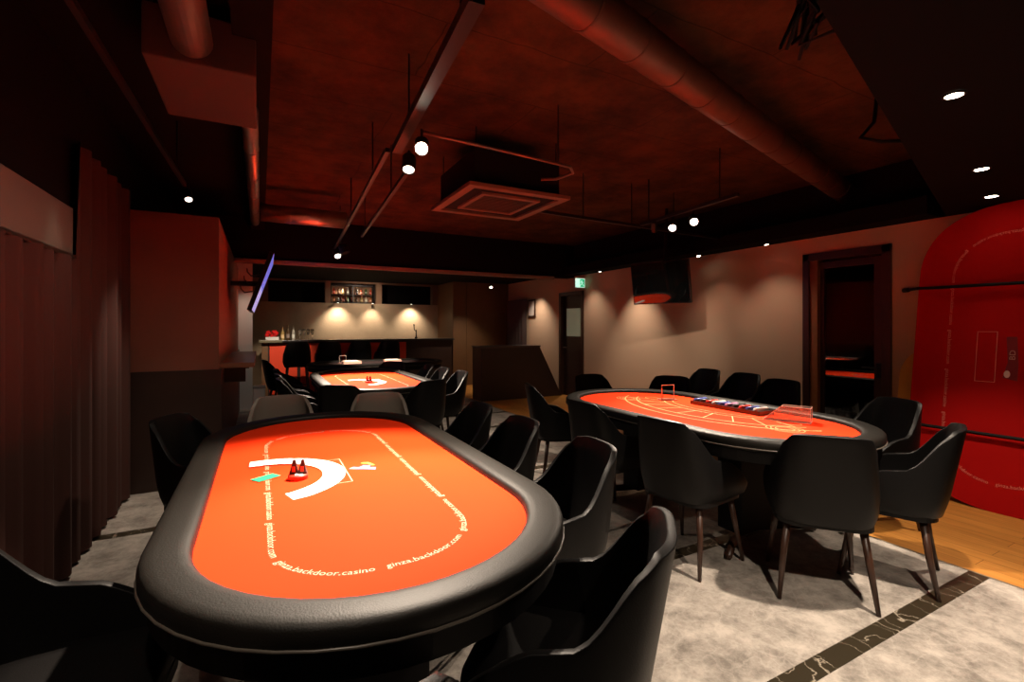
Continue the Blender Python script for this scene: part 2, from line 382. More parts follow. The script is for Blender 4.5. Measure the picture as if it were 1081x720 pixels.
# room behind the glass door
struct('floor_2', B((5.65, .5, -.1), (8.6, 5.6, 0)), marble)
struct('wall_2', B((8.6, .5, 0), (8.7, 5.6, 2.6)), upper_black); struct('wall_3', B((5.65, .4, 0), (8.7, .5, 2.6)), upper_black); struct('wall_4', B((5.65, 5.6, 0), (8.7, 5.7, 2.6)), upper_black)
struct('ceiling_2', B((5.65, .4, 2.6), (8.7, 5.7, 2.7)), upper_black)
spot((6.8, 3.3, 2.5), (6.8, 3.3, .76), 60, 60, .8)
# ---------------------------------------------------------------- chairs
def chair_parts(t, lift=0, lm=leather):
    # plan of the shell: t in [-1,1], 0 at the middle of the back
    NU, NV = 48, 12; a, b = .248, .25
    def plan(u):
        ang = u*2.15
        ca, sa = math.cos(ang), math.sin(ang); e = .62
        x = a*math.copysign(abs(sa)**e, sa); y = -b*math.copysign(abs(ca)**e, ca)
        if abs(ang) > PI/2: y = b*.95*((abs(ang)-PI/2)/(2.15-PI/2)); x = math.copysign(a*(1-.06*((abs(ang)-PI/2)/(2.15-PI/2))**2), u)
        return x, y
    def sm(x): x = max(0, min(1, x)); return x*x*(3-2*x)
    def top(u):
        q = abs(u)
        if q < .30: h = .872-.008*(q/.3)**2
        elif q < .40: h = .864-.035*((q-.30)/.10)**2.5
        else: h = .829-.187*sm((q-.40)/.30)
        if q > .70: h = .642-.175*((q-.70)/.30)**1.5
        return h
    def pos(u, v):
        x, y = plan(u); z0 = .405; z = z0+(top(u)-z0)*v
        # belly: narrower at the very bottom, widest at .55, tapering to the top
        low = max(0, (.50-z)/.095); kx = 1-.08*low**2; hi = max(0, (z-.55)/.32); kx *= 1-.13*hi**1.2
        ly = y*(1-.07*low**2)
        if y < 0: ly -= .075*max(0, (z-.45)/.42)*min(1, -y/.2)
        return Vector((x*kx, ly, z+lift))
    bm = bmesh.new(); th = .026
    G = [[pos(-1+2*i/NU, (j/NV)**.85) for j in range(NV+1)] for i in range(NU+1)]
    outer = [[bm.verts.new(p) for p in row] for row in G]; inner = []
    for i in range(NU+1):
        r = []
        for j in range(NV+1):
            du = G[min(NU, i+1)][j]-G[max(0, i-1)][j]; dv = G[i][min(NV, j+1)]-G[i][max(0, j-1)]
            n = du.cross(dv).normalized(); 
            if n.dot(Vector((G[i][j].x, G[i][j].y, 0))) > 0: n = -n
            r.append(bm.verts.new(G[i][j]+n*th))
        inner.append(r)
    for i in range(NU):
        for j in range(NV):
            bm.faces.new((outer[i][j], outer[i+1][j], outer[i+1][j+1], outer[i][j+1])); bm.faces.new((inner[i][j+1], inner[i+1][j+1], inner[i+1][j], inner[i][j]))
        bm.faces.new((outer[i][NV], outer[i+1][NV], inner[i+1][NV], inner[i][NV])); bm.faces.new((outer[i][0], inner[i][0], inner[i+1][0], outer[i+1][0]))
    for i in (0, NU):
        for j in range(NV): bm.faces.new((outer[i][j], outer[i][j+1], inner[i][j+1], inner[i][j]))
    bmesh.ops.recalc_face_normals(bm, faces=bm.faces)
    shell = obj('backrest', bm, lm, t, True)
    bv = shell.modifiers.new('bevel', 'BEVEL'); bv.width = .009; bv.segments = 3; bv.limit_method = 'ANGLE'; bv.angle_limit = R(50)
    # seat cushion
    out = rrect(.208, .222, .10, 8)
    bm = bmesh.new(); rings = []
    for k_, z in ((.90, .425), (.985, .435), (1.0, .455), (.985, .475), (.93, .487), (.6, .494), (.2, .49)):
        rings.append([bm.verts.new((x*k_, y*k_+.015, z+lift)) for x, y in out])
    for i in range(len(rings)-1):
        for q in range(len(out)): bm.faces.new((rings[i][q], rings[i][(q+1) % len(out)], rings[i+1][(q+1) % len(out)], rings[i+1][q]))
    bm.faces.new(rings[0][::-1]); bm.faces.new(rings[-1]); obj('seat', bm, lm, t, True)
    obj('seat_frame', P([(x, y+.01) for x, y in rrect(.220, .222, .10, 8)], .385+lift, .425+lift, .008), lm, t)
    for sx, sy in ((-1, -1), (1, -1), (1, 1), (-1, 1)):
        k = 1+lift*.25
        bm = T([(sx*.165, sy*.15, .39+lift), (sx*.19, sy*.175, .2+lift*.5), (sx*.212*k, sy*.212*k, .0)], [.019, .016, .010], 10)
        obj('leg', bm, legw, t, True)
    if lift:
        for sy in (-1, 1): obj('footrest', T([(-.2, sy*.19, .26), (.2, sy*.19, .26)], .009, 8), blkmetal, t)
def face(th): return Vector((-math.sin(th), math.cos(th), 0))
G1, G2, G3 = 'chairs around the front red table', 'chairs around the right oval table', 'chairs around the rear red table'
chairs = [
 (-.22, 3.30, -116, 'black leather shell chair left of the front table, in front of the dark column', G1),
 (.14, 3.75, 180, 'black chair painted taupe for lamp light at the far end of the front table, the one nearer the column', G1),
 (.78, 3.58, 168, 'black chair painted taupe for lamp light at the far end of the front table, right of its white-backed twin', G1),
 (1.06, 2.99, 90, 'black chair on the right side of the front table, farthest of four there', G1),
 (1.06, 2.39, 90, 'black chair right of the front table, between the tall close one and the farthest', G1),
 (1.08, 1.78, 84, 'tall close black chair right of the front table, hiding the dark floor stripe', G1),
 (.735, 1.13, 47, 'black shell chair in the foreground cut by the bottom edge, right of the front table', G1),
 (-.46, 1.62, -95, 'black shell chair in the lower left corner, seen into its curved seat', G1),
 (.11, .985, -4, 'black chair at the near end of the front table, only its top edge in frame', G1),
 (2.46, 3.70, -110, 'black chair at the far left corner of the oval table, nearest the reception desk', G2),
 (2.31, 2.78, -90, 'black chair left of the oval table, next to the one nearest the desk', G2),
 (2.32, 2.06, -84, 'black chair left of the oval table with its armrest turned right', G2),
 (2.66, 1.50, -49, 'large black chair turned away from us at the near end of the oval table', G2),
 (3.17, 1.395, 21, 'black chair in side view in front of the leaning red board', G2),
 (3.86, 1.84, 72, 'black chair right of the oval table, in front of the dark glass door', G2),
 (4.33, 2.92, 93, 'black chair by the right wall, nearest the brown door', G2),
 (4.60, 3.53, 90, 'black chair by the right wall, the middle one of three', G2),
 (4.66, 4.10, 88, 'black chair by the right wall, darkest of three and below the hanging screen', G2),
 (3.66, 3.54, 125, 'black chair behind the oval table, straight behind the clear acrylic card stand', G2),
 (3.18, 3.98, 172, 'black chair behind the left tip of the oval table, before the small door', G2),
 (.76, 4.80, -30, 'black chair at the near left corner of the rear red table, back turned to us', G3),
 (1.42, 4.80, 20, 'black chair at the near right corner of the rear red table, back turned to us', G3),
 (1.80, 6.40, 90, 'grey lit chair on the right side of the rear table, farthest of three', G3),
 (1.82, 5.84, 90, 'grey lit chair on the right side of the rear table, second of three', G3),
 (1.84, 5.28, 90, 'grey lit chair on the right side of the rear table, nearest of three', G3),
 (1.62, 6.98, 145, 'dark chair at the far right corner of the rear red table', G3),
 (.46, 5.40, -92, 'black chair on the left side of the rear table, nearest the column wall', G3),
 (.46, 5.98, -88, 'black chair on the left side of the rear table, in the middle', G3),
 (.46, 6.56, -92, 'black chair on the left side of the rear table, farthest from us', G3),
 (.34, 8.62, -80, 'black chair in side view before the red bar panel', 'chairs by the bar'),
]
PAINTED_LIT = {1, 2}  # chairs whose lamp light is painted into the leather
first = {}
for i, (x, y, a, lab, g) in enumerate(chairs):
    kind = 1 if i in PAINTED_LIT else 0
    if kind not in first:
        t = thing('shell_chair', lab, 'chair', (x, y, .0013), R(a), g); chair_parts(t, 0, leather_lit if kind else leather); first[kind] = t
    else: dup(first[kind], (x, y, .0013), R(a), lab, g)
stools = [('bar stool at the left end of the bar, nearest the red panel'), ('bar stool second from the left at the bar'), ('bar stool third from the left at the bar'), ('bar stool farthest right at the bar')]
s0 = None
for i, x in enumerate((.62, 1.18, 1.76, 2.34)):
    lab = 'black ' + stools[i]
    if s0 is None: s0 = thing('bar_stool', lab, 'stool', (x, 10.02, 0), 0, 'bar stools'); chair_parts(s0, .25)
    else: dup(s0, (x, 10.02, 0), 0, lab, 'bar stools')

# ---------------------------------------------------------------- poker tables
def rail_profile(wd, z, hh=.036, n=18, e=.55):
    pr = []
    for i in range(n):
        t = 2*PI*i/n; c, s = math.cos(t), math.sin(t)
        pr.append((wd/2+wd/2*math.copysign(abs(c)**e, c), z+hh*math.copysign(abs(s)**e, s)))
    return pr
def logo_bm(t, cx, cy, z, sc_, rot=0):
    """small printed emblem: purple block, orange swoosh, white dot"""
    def q(pts): return [(cx+(x*math.cos(rot)-y*math.sin(rot))*sc_, cy+(x*math.sin(rot)+y*math.cos(rot))*sc_) for x, y in pts]
    obj('emblem_block', P(q([(-.07, -.035), (.06, -.04), (.05, .0), (.02, .0), (.015, .03), (-.02, .03), (-.03, .0), (-.06, .0)]), z, z+.0006), mat('emblem_purple', (.55, .13, .28), .7), t)
    obj('emblem_swoosh', P(q([(-.04, .075), (-.01, .08), (.035, .035), (.02, .03), (-.015, .058), (-.045, .06)]), z, z+.0006), mat('emblem_orange', (.95, .42, .04), .7), t)
    obj('emblem_dot', P(q([(-.05+.018*math.cos(k*PI/5), -.022+.012*math.sin(k*PI/5)) for k in range(10)]), z+.0006, z+.001), ink, t)
def table_body(t, a, b, felt_m, wood=False):
    fe = racetrack(a, b)
    obj('felt_surface', P(fe, .715, .757), felt_m, t)
    rl = obj('armrest_rail', sweep(fe, rail_profile(.122, .752)), rail_m, t, True)
    o2 = sweep(fe, [(.1215+.004*math.cos(2*PI*k/6), .735+.004*math.sin(2*PI*k/6)) for k in range(6)]); obj('rail_highlight', o2, mat('highlight_grey', (.10, .085, .07), .35), rl, True)  # paler tube added to draw the highlight along the rail's lower edge
    obj('table_body', P(racetrack(a+.10, b+.10), .655, .716), black, t)
    for sy in (-1, 1):
        y0 = sy*(b-.62)
        p = obj('pedestal', B((-.2, y0-.09, .06), (.2, y0+.09, .655), .01), black, t)
        bm = bmesh.new()
        for sx in (-1, 1):
            tube(bm, [(0, y0, .05), (sx*.30, y0+sy*.10, .045), (sx*.44, y0+sy*.18, .022)], [.028, .026, .02], 8)
        obj('foot', bm, legw, t, True)
def poker_table(loc, a, b, label, group):
    t = thing('poker_table', label, 'table', loc, 0, group); table_body(t, a, b, felt)
    path = [(x-.025, y-.14) for x, y in rrect(.285, .91, .25, 12)]
    text_ring(path, ['ginza.backdoor.casino', 'ginza.backdoor.com'], .0335, .7574, ink, t, (-.275, -.88))
    # card box outline and emblem
    bm = bmesh.new(); x0, x1, y0, y1 = -.10, -.0, -.28, .10
    for lo, hi in (((x0, y0), (x0+.004, y1)), ((x1-.004, y0), (x1, y1)), ((x0, y0), (x1, y0+.004)), ((x0, y1-.004), (x1, y1))): box(bm, (*lo, .7572), (*hi, .7576))
    obj('printed_box', bm, ink, t); logo_bm(t, .085, -.10, .7574, .95, -.5)
    return t
T1 = poker_table((.34, 2.335, .0013), .51, 1.215, 'large red felt poker table with black padded rail in the foreground', 'red poker tables')
T3 = poker_table((1.17, 5.98, .0013), .485, 1.17, 'red felt poker table with black rail in the middle of the room before the bar', 'red poker tables')

poker_table((6.95, 3.55, .0), .50, 1.15, 'red felt table in the dark room seen through the glass door', 'red poker tables')
# ---------------------------------------------------------------- things on the poker tables
def card_spread(cx, cy, zt, lab, n=52, a0=-66, a1=96, rr=.272, grp=''):
    bm = bmesh.new(); prism(bm, rrect(.0315, .044, .004, 3), 0, .0003); c0 = obj('playing_card', bm, cardm, None)
    bm = B((.022, .030, .0003), (.026, .037, .00036)); box(bm, (.0225, .026, .0003), (.0255, .028, .00036)); pip = obj('index_mark', bm, mat('card_ink', (.12, .12, .2), .6), c0)
    for i in range(n):
        c = c0 if i == 0 else c0.copy()
        if i:
            C.objects.link(c); p = pip.copy(); C.objects.link(p); p.parent = c
        ang = R(a0+(a1-a0)*i/(n-1)); c.location = (cx+rr*math.cos(ang), cy+rr*math.sin(ang), zt+.0002+.0001*i); c.rotation_euler = (R(.0), 0, ang-PI/2-R(8))
        tag(c, lab, 'card', grp)
card_spread(.015, 2.235, .7590, 'white playing card in the curved spread on the front red table', grp='cards spread on the front table')
card_spread(.98, 5.62, .7590, 'white playing card in the curved spread on the rear red table', n=52, grp='cards spread on the rear table')
o = obj('cut_card', P(rrect(.0315, .05, .003, 3), 0, .001), green, None); o.location = (.045, 2.29, .76); o.location = (-.0+.02, 2.27, .7605); o.rotation_euler = (0, 0, R(-58))
tag(o, 'green plastic cut card lying left of the card spread', 'card')
def caddy(loc, lab, rz):
    t = thing('dealer_marker', lab, 'marker', loc, rz, 'dealer markers')
    obj('round_base', lathe(bmesh.new(), [(.036, 0), (.040, .003), (.040, .016), (.037, .02)], n=24), mat('marker_red', (.62, .035, .012), .4), t, True)
    obj('white_disc', lathe(bmesh.new(), [(.016, .0195), (.016, .0225)], (0.008, -.014, 0), n=16), cardm, t)
    for sx in (-.017, .017):
        bm = bmesh.new(); b_ = [bm.verts.new((sx+x, y+.006, .0195)) for x, y in ((-.019, -.008), (.019, -.008), (.019, .008), (-.019, .008))]; ap = [bm.verts.new((sx+x, .006+y, .078)) for x, y in ((-.004, -.004), (.004, -.004), (.004, .004), (-.004, .004))]
        for k in range(4): bm.faces.new((b_[k], b_[(k+1) % 4], ap[(k+1) % 4], ap[k]))
        bm.faces.new(ap); bm.faces.new(b_[::-1]); pk = obj('peak', bm, mat('marker_black', (.03, .008, .006), .4), t)
        obj('stripe', B((sx-.006, -.0045, .03), (sx+.006, -.0015, .052)), mat('marker_red'  , (.62, .035, .012)), pk)
caddy((.14, 2.20, .7583), 'small red and black twin-peaked dealer marker inside the card arc on the front table', R(-20))
caddy((1.10, 5.60, .7583), 'small red and black twin-peaked dealer marker on the rear red table', R(-20))

# ---------------------------------------------------------------- oval game table (right)
def oval_table():
    t = thing('game_table', 'oval red felt game table with black rail on the right, gold printed layout', 'table', (2.915, 2.56, .0013), 0); table_body(t, .52, 1.09, felt)
    bm = bmesh.new(); z = .7575
    def arc(cx, cy, rx, ry, a0, a1, wd=.005, n=40):
        pr = None
        for i in range(n+1):
            an = R(a0+(a1-a0)*i/n); c, s = math.cos(an), math.sin(an)
            q = [bm.verts.new((cx+(rx-wd)*c, cy+(ry-wd)*s, z)), bm.verts.new((cx+(rx+wd)*c, cy+(ry+wd)*s, z))]
            if pr: bm.faces.new((pr[0], pr[1], q[1], q[0]))
            pr = q
    def seg(p, q, wd=.004):
        p, q = Vector(p), Vector(q); d = (q-p).normalized(); n_ = Vector((-d.y, d.x))*wd
        bm.faces.new([bm.verts.new((*v, z)) for v in (p-n_, q-n_, q+n_, p+n_)])
    arc(.35, 0, .62, .92, 110, 250); arc(.35, 0, .52, .82, 112, 248); arc(.35, 0, .32, .55, 115, 245, .004); arc(.35, 0, .25, .48, 115, 245, .003)
    for k in range(9):
        an = R(118+124*k/8); c, s = math.cos(an), math.sin(an); seg((.35+.32*c, .55*s), (.35+.52*c, .82*s))
    for sy in (-1, 1):
        for rx in (.06, .045, .03): arc(.0, sy*.72, rx*1.5, rx*1.9, 0, 360, .003, 24)
        arc(.2, sy*.62, .05, .08, 0, 360, .003, 20)
    obj('printed_layout', bm, mat('gold_print', (.92, .42, .16), .7), t)
    at, tot = resample([(.35+.42*math.cos(R(a)), .68*math.sin(R(a))) for a in range(240, 118, -4)], closed=False)
    bm = bmesh.new(); s = .05
    for wd_ in ('PLAYER', 'BANKER', 'TIE', 'PLAYER', 'BANKER'):
        vs, fs, W_ = text_geo(wd_, .05); vv = []
        for x, y in vs:
            p, d = at(min(s+x, tot-.001)); q = p+Vector((-d.y, d.x))*(y-.02); vv.append(bm.verts.new((q.x, q.y, .7576)))
        for f in fs:
            try: bm.faces.new([vv[i] for i in f])
            except ValueError: pass
        s += W_+.09
    bm.free()
    return t
oval_table()
# chip tray and its chips
ct = thing('chip_tray', 'long black chip tray at the dealer side of the oval table', 'tray', (3.26, 2.50, .7583), 0)
bm = B((-.085, -.30, 0), (.085, .30, .012)); obj('tray_floor', bm, black, ct)
bm = bmesh.new(); box(bm, (-.09, -.305, .0), (-.082, .305, .03)); box(bm, (.082, -.305, .0), (.09, .305, .03)); box(bm, (-.09, -.31, 0), (.09, -.302, .03)); box(bm, (-.09, .302, 0), (.09, .31, .03)); obj('tray_rim', bm, mat('tray_metal', (.10, .09, .09), .3, metal=.7), ct)
cc = [(.65, .6, .55), (.05, .07, .3), (.5, .03, .02), (.03, .03, .03), (.45, .2, .35), (.05, .07, .3), (.6, .55, .5), (.5, .03, .02), (.03, .03, .03), (.05, .07, .3)]
names = ['white', 'navy', 'red', 'black', 'plum', 'navy', 'white', 'red', 'black', 'navy']
for k in range(10):
    bm = bmesh.new()
    tube(bm, [(-.078, 0, .0), (.05-.012*(k % 3), 0, .0)], .0195, 16)
    ord_ = ['nearest', 'second', 'third', 'fourth', 'fifth', 'sixth', 'seventh', 'eighth', 'ninth', 'farthest'][k]
    o = obj('chip_stack', bm, mat('chip_'+names[k], cc[k], .4), None, True, (3.26, 2.50-.27+.06*k, .7583+.0318)); tag(o, '%s poker chip row lying in the chip tray, %s counted from our end' % (names[k], ord_), 'chips', 'chip rows in the tray')
# acrylic stand (upright sleeve on a base)
def acrylic_stand(loc, rz, lab, grp, m=clear):
    t = thing('acrylic_stand', lab, 'stand', loc, rz, grp)
    bm = bmesh.new(); box(bm, (-.055, -.004, .01), (.055, -.001, .13)); obj('panel', bm, m, t)
    bm = bmesh.new()
    for lo, hi in (((-.058, -.006, .008), (-.054, .002, .132)), ((.054, -.006, .008), (.058, .002, .132)), ((-.058, -.006, .128), (.058, .002, .134)), ((-.058, -.006, .006), (.058, .002, .012))): box(bm, lo, hi)
    obj('edge', bm, mat('acrylic_edge', (.85, .55, .45), .25), t)
    obj('base', B((-.075, -.04, 0), (.075, .05, .008), .002), mat('stand_base', (.35, .12, .08), .3), t)
acrylic_stand((3.16, 3.05, .7583), R(-20), 'clear acrylic card stand on the left half of the oval table', 'acrylic stands')
# slanted clear acrylic shoe
t = thing('card_shoe', 'slanted clear acrylic card shoe beside the chip tray', 'card shoe', (3.20, 1.98, .7583), R(-65))
bm = bmesh.new()
lo = [bm.verts.new(p) for p in ((-.16, -.05, 0), (.12, -.05, 0), (.12, .05, 0), (-.16, .05, 0))]; hi = [bm.verts.new(p) for p in ((-.05, -.05, .10), (.12, -.05, .10), (.12, .05, .10), (-.05, .05, .10))]
for k in range(4): bm.faces.new((lo[k], lo[(k+1) % 4], hi[(k+1) % 4], hi[k]))
bm.faces.new(lo[::-1]); bm.faces.new(hi)
es = bm.copy(); obj('shoe_body', bm, mat('shoe_acrylic', (.98, .62, .5), .06, trans=.85), t)
bm = bmesh.new()
P8 = [Vector(v) for v in ((-.16, -.05, .002), (.12, -.05, .002), (.12, .05, .002), (-.16, .05, .002), (-.05, -.05, .10), (.12, -.05, .10), (.12, .05, .10), (-.05, .05, .10))]
for i, j in ((0, 1), (1, 2), (2, 3), (3, 0), (4, 5), (5, 6), (6, 7), (7, 4), (0, 4), (1, 5), (2, 6), (3, 7)): tube(bm, [P8[i], P8[j]], .002, 6)
obj('shoe_edge', bm, mat('acrylic_edge', (.85, .55, .45)), t); es.free()

# ---------------------------------------------------------------- game table near the bar
t = thing('game_table', 'long black game table between the rear red table and the bar', 'table', (1.85, 8.62, 0), PI/2); table_body(t, .45, 1.05, mat('black_felt', (.03, .012, .012), .9))
def tray_stand(loc, rz, lab):
    t = thing('card_tray', lab, 'tray', loc, rz, 'lit trays on the black game table')
    obj('tray', B((-.15, -.10, 0), (.15, .10, .045), .003), mat('pale_tray', (.75, .42, .32), .5), t)
    obj('sheet', B((-.13, -.08, .045), (.10, .08, .055)), cardm, t)
tray_stand((1.40, 8.62, .7583), .05, 'small pale tray left on the black game table')
tray_stand((2.12, 8.66, .7583), -.1, 'larger pale tray right on the black game table')
acrylic_stand((1.28, 8.80, .7583), 0, 'clear acrylic stand behind the small pale tray before the bar', 'acrylic stands')

# ---------------------------------------------------------------- bar
bt = thing('bar_counter', 'long dark bar counter with red front panels at the back of the room', 'counter', (0, 10.6, 0))
obj('counter_top', B((-.02, -.12, 1.09), (4.02, .42, 1.13), .006), mat('counter_black', (.02, .016, .014), .3), bt)
obj('counter_body', B((.02, .0, 0), (4.0, .36, 1.09)), panel_dark, bt)
obj('end_top', B((-.03, -.125, 1.085), (.38, .425, 1.135), .006), mat('counter_olive', (.16, .14, .08), .4), bt)['label'] = 'olive grey end of the counter top'
for k in range(5):
    obj('front_panel', B((.16+.56*k, -.015, .05), (.16+.56*k+.50, .0, 1.06), .004), pure_red, bt)
obj('corner_post', B((.02, -.02, 0), (.13, .0, 1.09)), brownwall, bt)
# bottles, glasses and small things on the bar end
def bottle_mesh(h, r, neck=.35):
    return lathe(bmesh.new(), [(r*.92, 0), (r, .01), (r, h*.55), (r*.85, h*.64), (r*neck, h*.74), (r*neck, h*.96), (r*neck*1.1, h*.97), (r*neck*1.1, h)], n=14)
bc = [(.30, .10, .02), (.05, .12, .04), (.45, .30, .10), (.02, .02, .02), (.55, .05, .02), (.6, .55, .45), (.25, .05, .02), (.10, .05, .02)]
bn = ['amber', 'green', 'honey', 'black', 'red', 'clear', 'brown red', 'dark brown']
def bottle(loc, k, h, r, lab, grp):
    t = thing('bottle', lab, 'bottle', loc, 0, grp)
    obj('glass_body', bottle_mesh(h, r), mat('bottle_'+bn[k].replace(' ', '_'), bc[k], .15, spec=.6), t, True)
    obj('paper_label', lathe(bmesh.new(), [(r*1.01, h*.15), (r*1.01, h*.42)], n=14), mat('label_'+bn[k].replace(' ', '_'), [min(1, c*1.5+.2) for c in bc[k]], .6), t)
    obj('cap', lathe(bmesh.new(), [(r*.42, h*.93), (r*.42, h*1.02)], n=10), mat('cap_gold', (.4, .25, .1), .4, metal=.5), t)
for i in range(18):
    row = i // 9; c = i % 9
    where = ['first', 'second', 'third', 'fourth', 'fifth', 'sixth', 'seventh', 'eighth', 'ninth'][c]+' from the left'
    bottle((1.535+c*.106, 11.93, 1.9905+.19*row), (i*3+row) % 8, .165, .026, '%s bottle on the %s shelf of the lit wall niche, %s' % (bn[(i*3+row) % 8], ['lower', 'upper'][row], where), 'bottles in the wall niche')
t = thing('bottle_cabinet', 'open backlit bottle shelf set in the wall niche above the bar', 'shelf', (1.96, 11.86, 1.965))
bm = bmesh.new()
for lo, hi in (((-.515, 0, 0), (-.485, .2, .44)), ((.485, 0, 0), (.515, .2, .44)), ((-.515, 0, .41), (.515, .2, .44)), ((-.515, 0, 0), (.515, .2, .025)), ((-.015, 0, .02), (.015, .02, .41))): box(bm, lo, hi)
obj('frame', bm, blkmetal, t); obj('shelf_board', B((-.485, .01, .200), (.485, .19, .212)), blkmetal, t)
obj('back_panel', B((-.485, .19, .02), (.485, .2, .41)), mat('niche_back', (.30, .16, .08), .6), t)
spot((1.70, 11.9, 2.31), (1.70, 11.95, 2.0), 5.0, 150, .9, rad=.01); spot((2.1, 11.9, 2.31), (2.1, 11.95, 2.0), 5.0, 150, .9, rad=.01)
# three scallops on the plaster wall
for i, x in enumerate((1.58, 2.36, 3.30)):
    t = thing('downlight', 'small black spot lamp under the niche ledge lighting the bar wall, %s of three' % ['left', 'middle', 'right'][i], 'lamp', (x, 11.56, 1.955), 0, 'bar wall spot lamps')
    obj('can', lathe(bmesh.new(), [(.03, 0), (.035, .005), (.035, .03)], n=16), blkmetal, t); obj('lens', lathe(bmesh.new(), [(.022, -.002), (.022, .001)], n=16), lens_dim, t)
    obj('bracket', T([(0, 0, .028), (0, .14, .028)], .006, 6), blkmetal, t)
    spot((x, 11.46, 1.95), (x, 11.70, 1.25), 48 if i != 1 else 30, 104 if i != 1 else 90, .9, rad=.05)
spot((2.2, 10.95, 2.40), (2.2, 11.7, 1.3), 32, 150, 1)  # added wide fill for the plaster between the scallops, no lamp there
for x, k, h, r, nm in ((.40, 2, .26, .035, 'honey bottle on the bar end beside the red box'), (.50, 7, .30, .035, 'dark brown bottle on the bar end'), (.60, 5, .28, .03, 'clear bottle on the bar end')):
    bottle((x, 10.75, 1.1352 if x < .36 else 1.1302), k, h, r, nm, 'bottles on the bar end')
for i, x in enumerate((.72, .80, .88, .96)):
    gl = lathe(bmesh.new(), [(.03, 0), (.004, .008), (.004, .09), (.03, .13), (.036, .18), (.03, .22), (.028, .22), (.033, .18), (.002, .1)], n=14)
    o = obj('wine_glass', gl, glass, None, True, (x, 10.72+.05*(i % 2), 1.1302)); tag(o, 'clear stemmed glass on the bar, %s from the bottles' % ['first', 'second', 'third', 'fourth'][i], 'glass', 'glasses on the bar')
t = thing('flower_box', 'red flower arrangement in a white box at the left end of the bar', 'flowers', (.20, 10.70, 1.1355))
obj('planter', B((-.11, -.07, 0), (.13, .07, .06), .005), white, t)
bm = bmesh.new()
for k in range(26):
    bmesh.ops.create_icosphere(bm, subdivisions=1, radius=.032, matrix=Matrix.Translation((random.uniform(-.11, .13), random.uniform(-.06, .06), .07+random.random()*.10)))
obj('red_blooms', bm, mat('bloom_red', (.75, .01, .01), .6), t)
t = thing('beer_tap', 'slender black beer tap standing on the right of the bar', 'tap', (3.18, 10.75, 1.1302))
obj('tap_column', lathe(bmesh.new(), [(.035, 0), (.03, .03), (.014, .05), (.012, .2)], n=14), blkmetal, t); obj('tap_handle', T([(0, 0, .17), (-.05, -.02, .20), (-.06, -.02, .33)], [.01, .01, .014], 8), blkmetal, t)

# white bin by the left of the bar
t = thing('waste_bin', 'narrow white bin standing left of the bar', 'bin', (-.02, 9.75, 0))
obj('bin_body', P(rrect(.10, .15, .03, 4), 0, .30, .005), white, t); obj('bin_lid', P(rrect(.105, .155, .03, 4), .30, .33, .01), mat('lid_grey', (.3, .3, .3), .5), t)
# ledge on the column
t = thing('wall_ledge', 'narrow brown drink ledge on the column side wall', 'shelf', (-.33, 6.0, 1.02)); obj('ledge_top', B((0, -.9, 0), (.28, 1.4, .045), .006), mat('ledge_wood', (.22, .10, .05), .4), t)
for y in (-.6, 1.1): obj('ledge_bracket', B((0.002, y-.02, -.16), (.20, y+.02, -.001)), browndoor, t)

# reception desk
t = thing('reception_desk', 'dark reception desk with a light sloped right end', 'desk', (3.66, 8.12, 0))
obj('desk_front', B((0.0, 0, .0), (1.26, .03, 1.0)), panel_dark, t)
obj('desk_side', B((.0, .03, 0), (.03, .45, 1.0)), brownwall, t)
obj('desk_top', B((-.01, -.02, 1.0), (1.27, .47, 1.03), .004), mat('desk_top', (.08, .05, .045), .3), t)
bm = bmesh.new(); pts = [(1.26, 1.0), (1.26, 0), (1.78, 0)]
f0 = [bm.verts.new((x, .0, z)) for x, z in pts]; f1 = [bm.verts.new((x, .45, z)) for x, z in pts]
bm.faces.new(f0); bm.faces.new(f1[::-1])
for k in range(3): bm.faces.new((f0[k], f1[k], f1[(k+1) % 3], f0[(k+1) % 3]))
obj('sloped_end', bm, panel_dark, t)
# folding partition + notice
bm = bmesh.new(); y = 9.62; n = 11
pv = [(5.40 if i % 2 else 5.47, 9.62+.075*i) for i in range(n+1)]
lo = [bm.verts.new((x, y, .0)) for x, y in pv]; hi = [bm.verts.new((x, y, 2.04)) for x, y in pv]
for i in range(n): bm.faces.new((lo[i], lo[i+1], hi[i+1], hi[i]))
o = obj('folding_partition', bm, mat('partition', (.07, .045, .04), .5)); sm_ = o.modifiers.new('s', 'SOLIDIFY'); sm_.thickness = .012; tag(o, 'dark grey pleated folding partition on the right wall beyond the desk', 'partition')
t = thing('framed_notice', 'dark framed white notice on the right wall beyond the desk', 'notice', (5.49, 9.40, 1.62))
obj('frame', B((-.02, -.15, 0), (.008, .15, .40), .004), browndoor, t); obj('paper', B((-.023, -.12, .035), (-.0201, .12, .365)), mat('paper', (.62, .52, .46), .7), t)
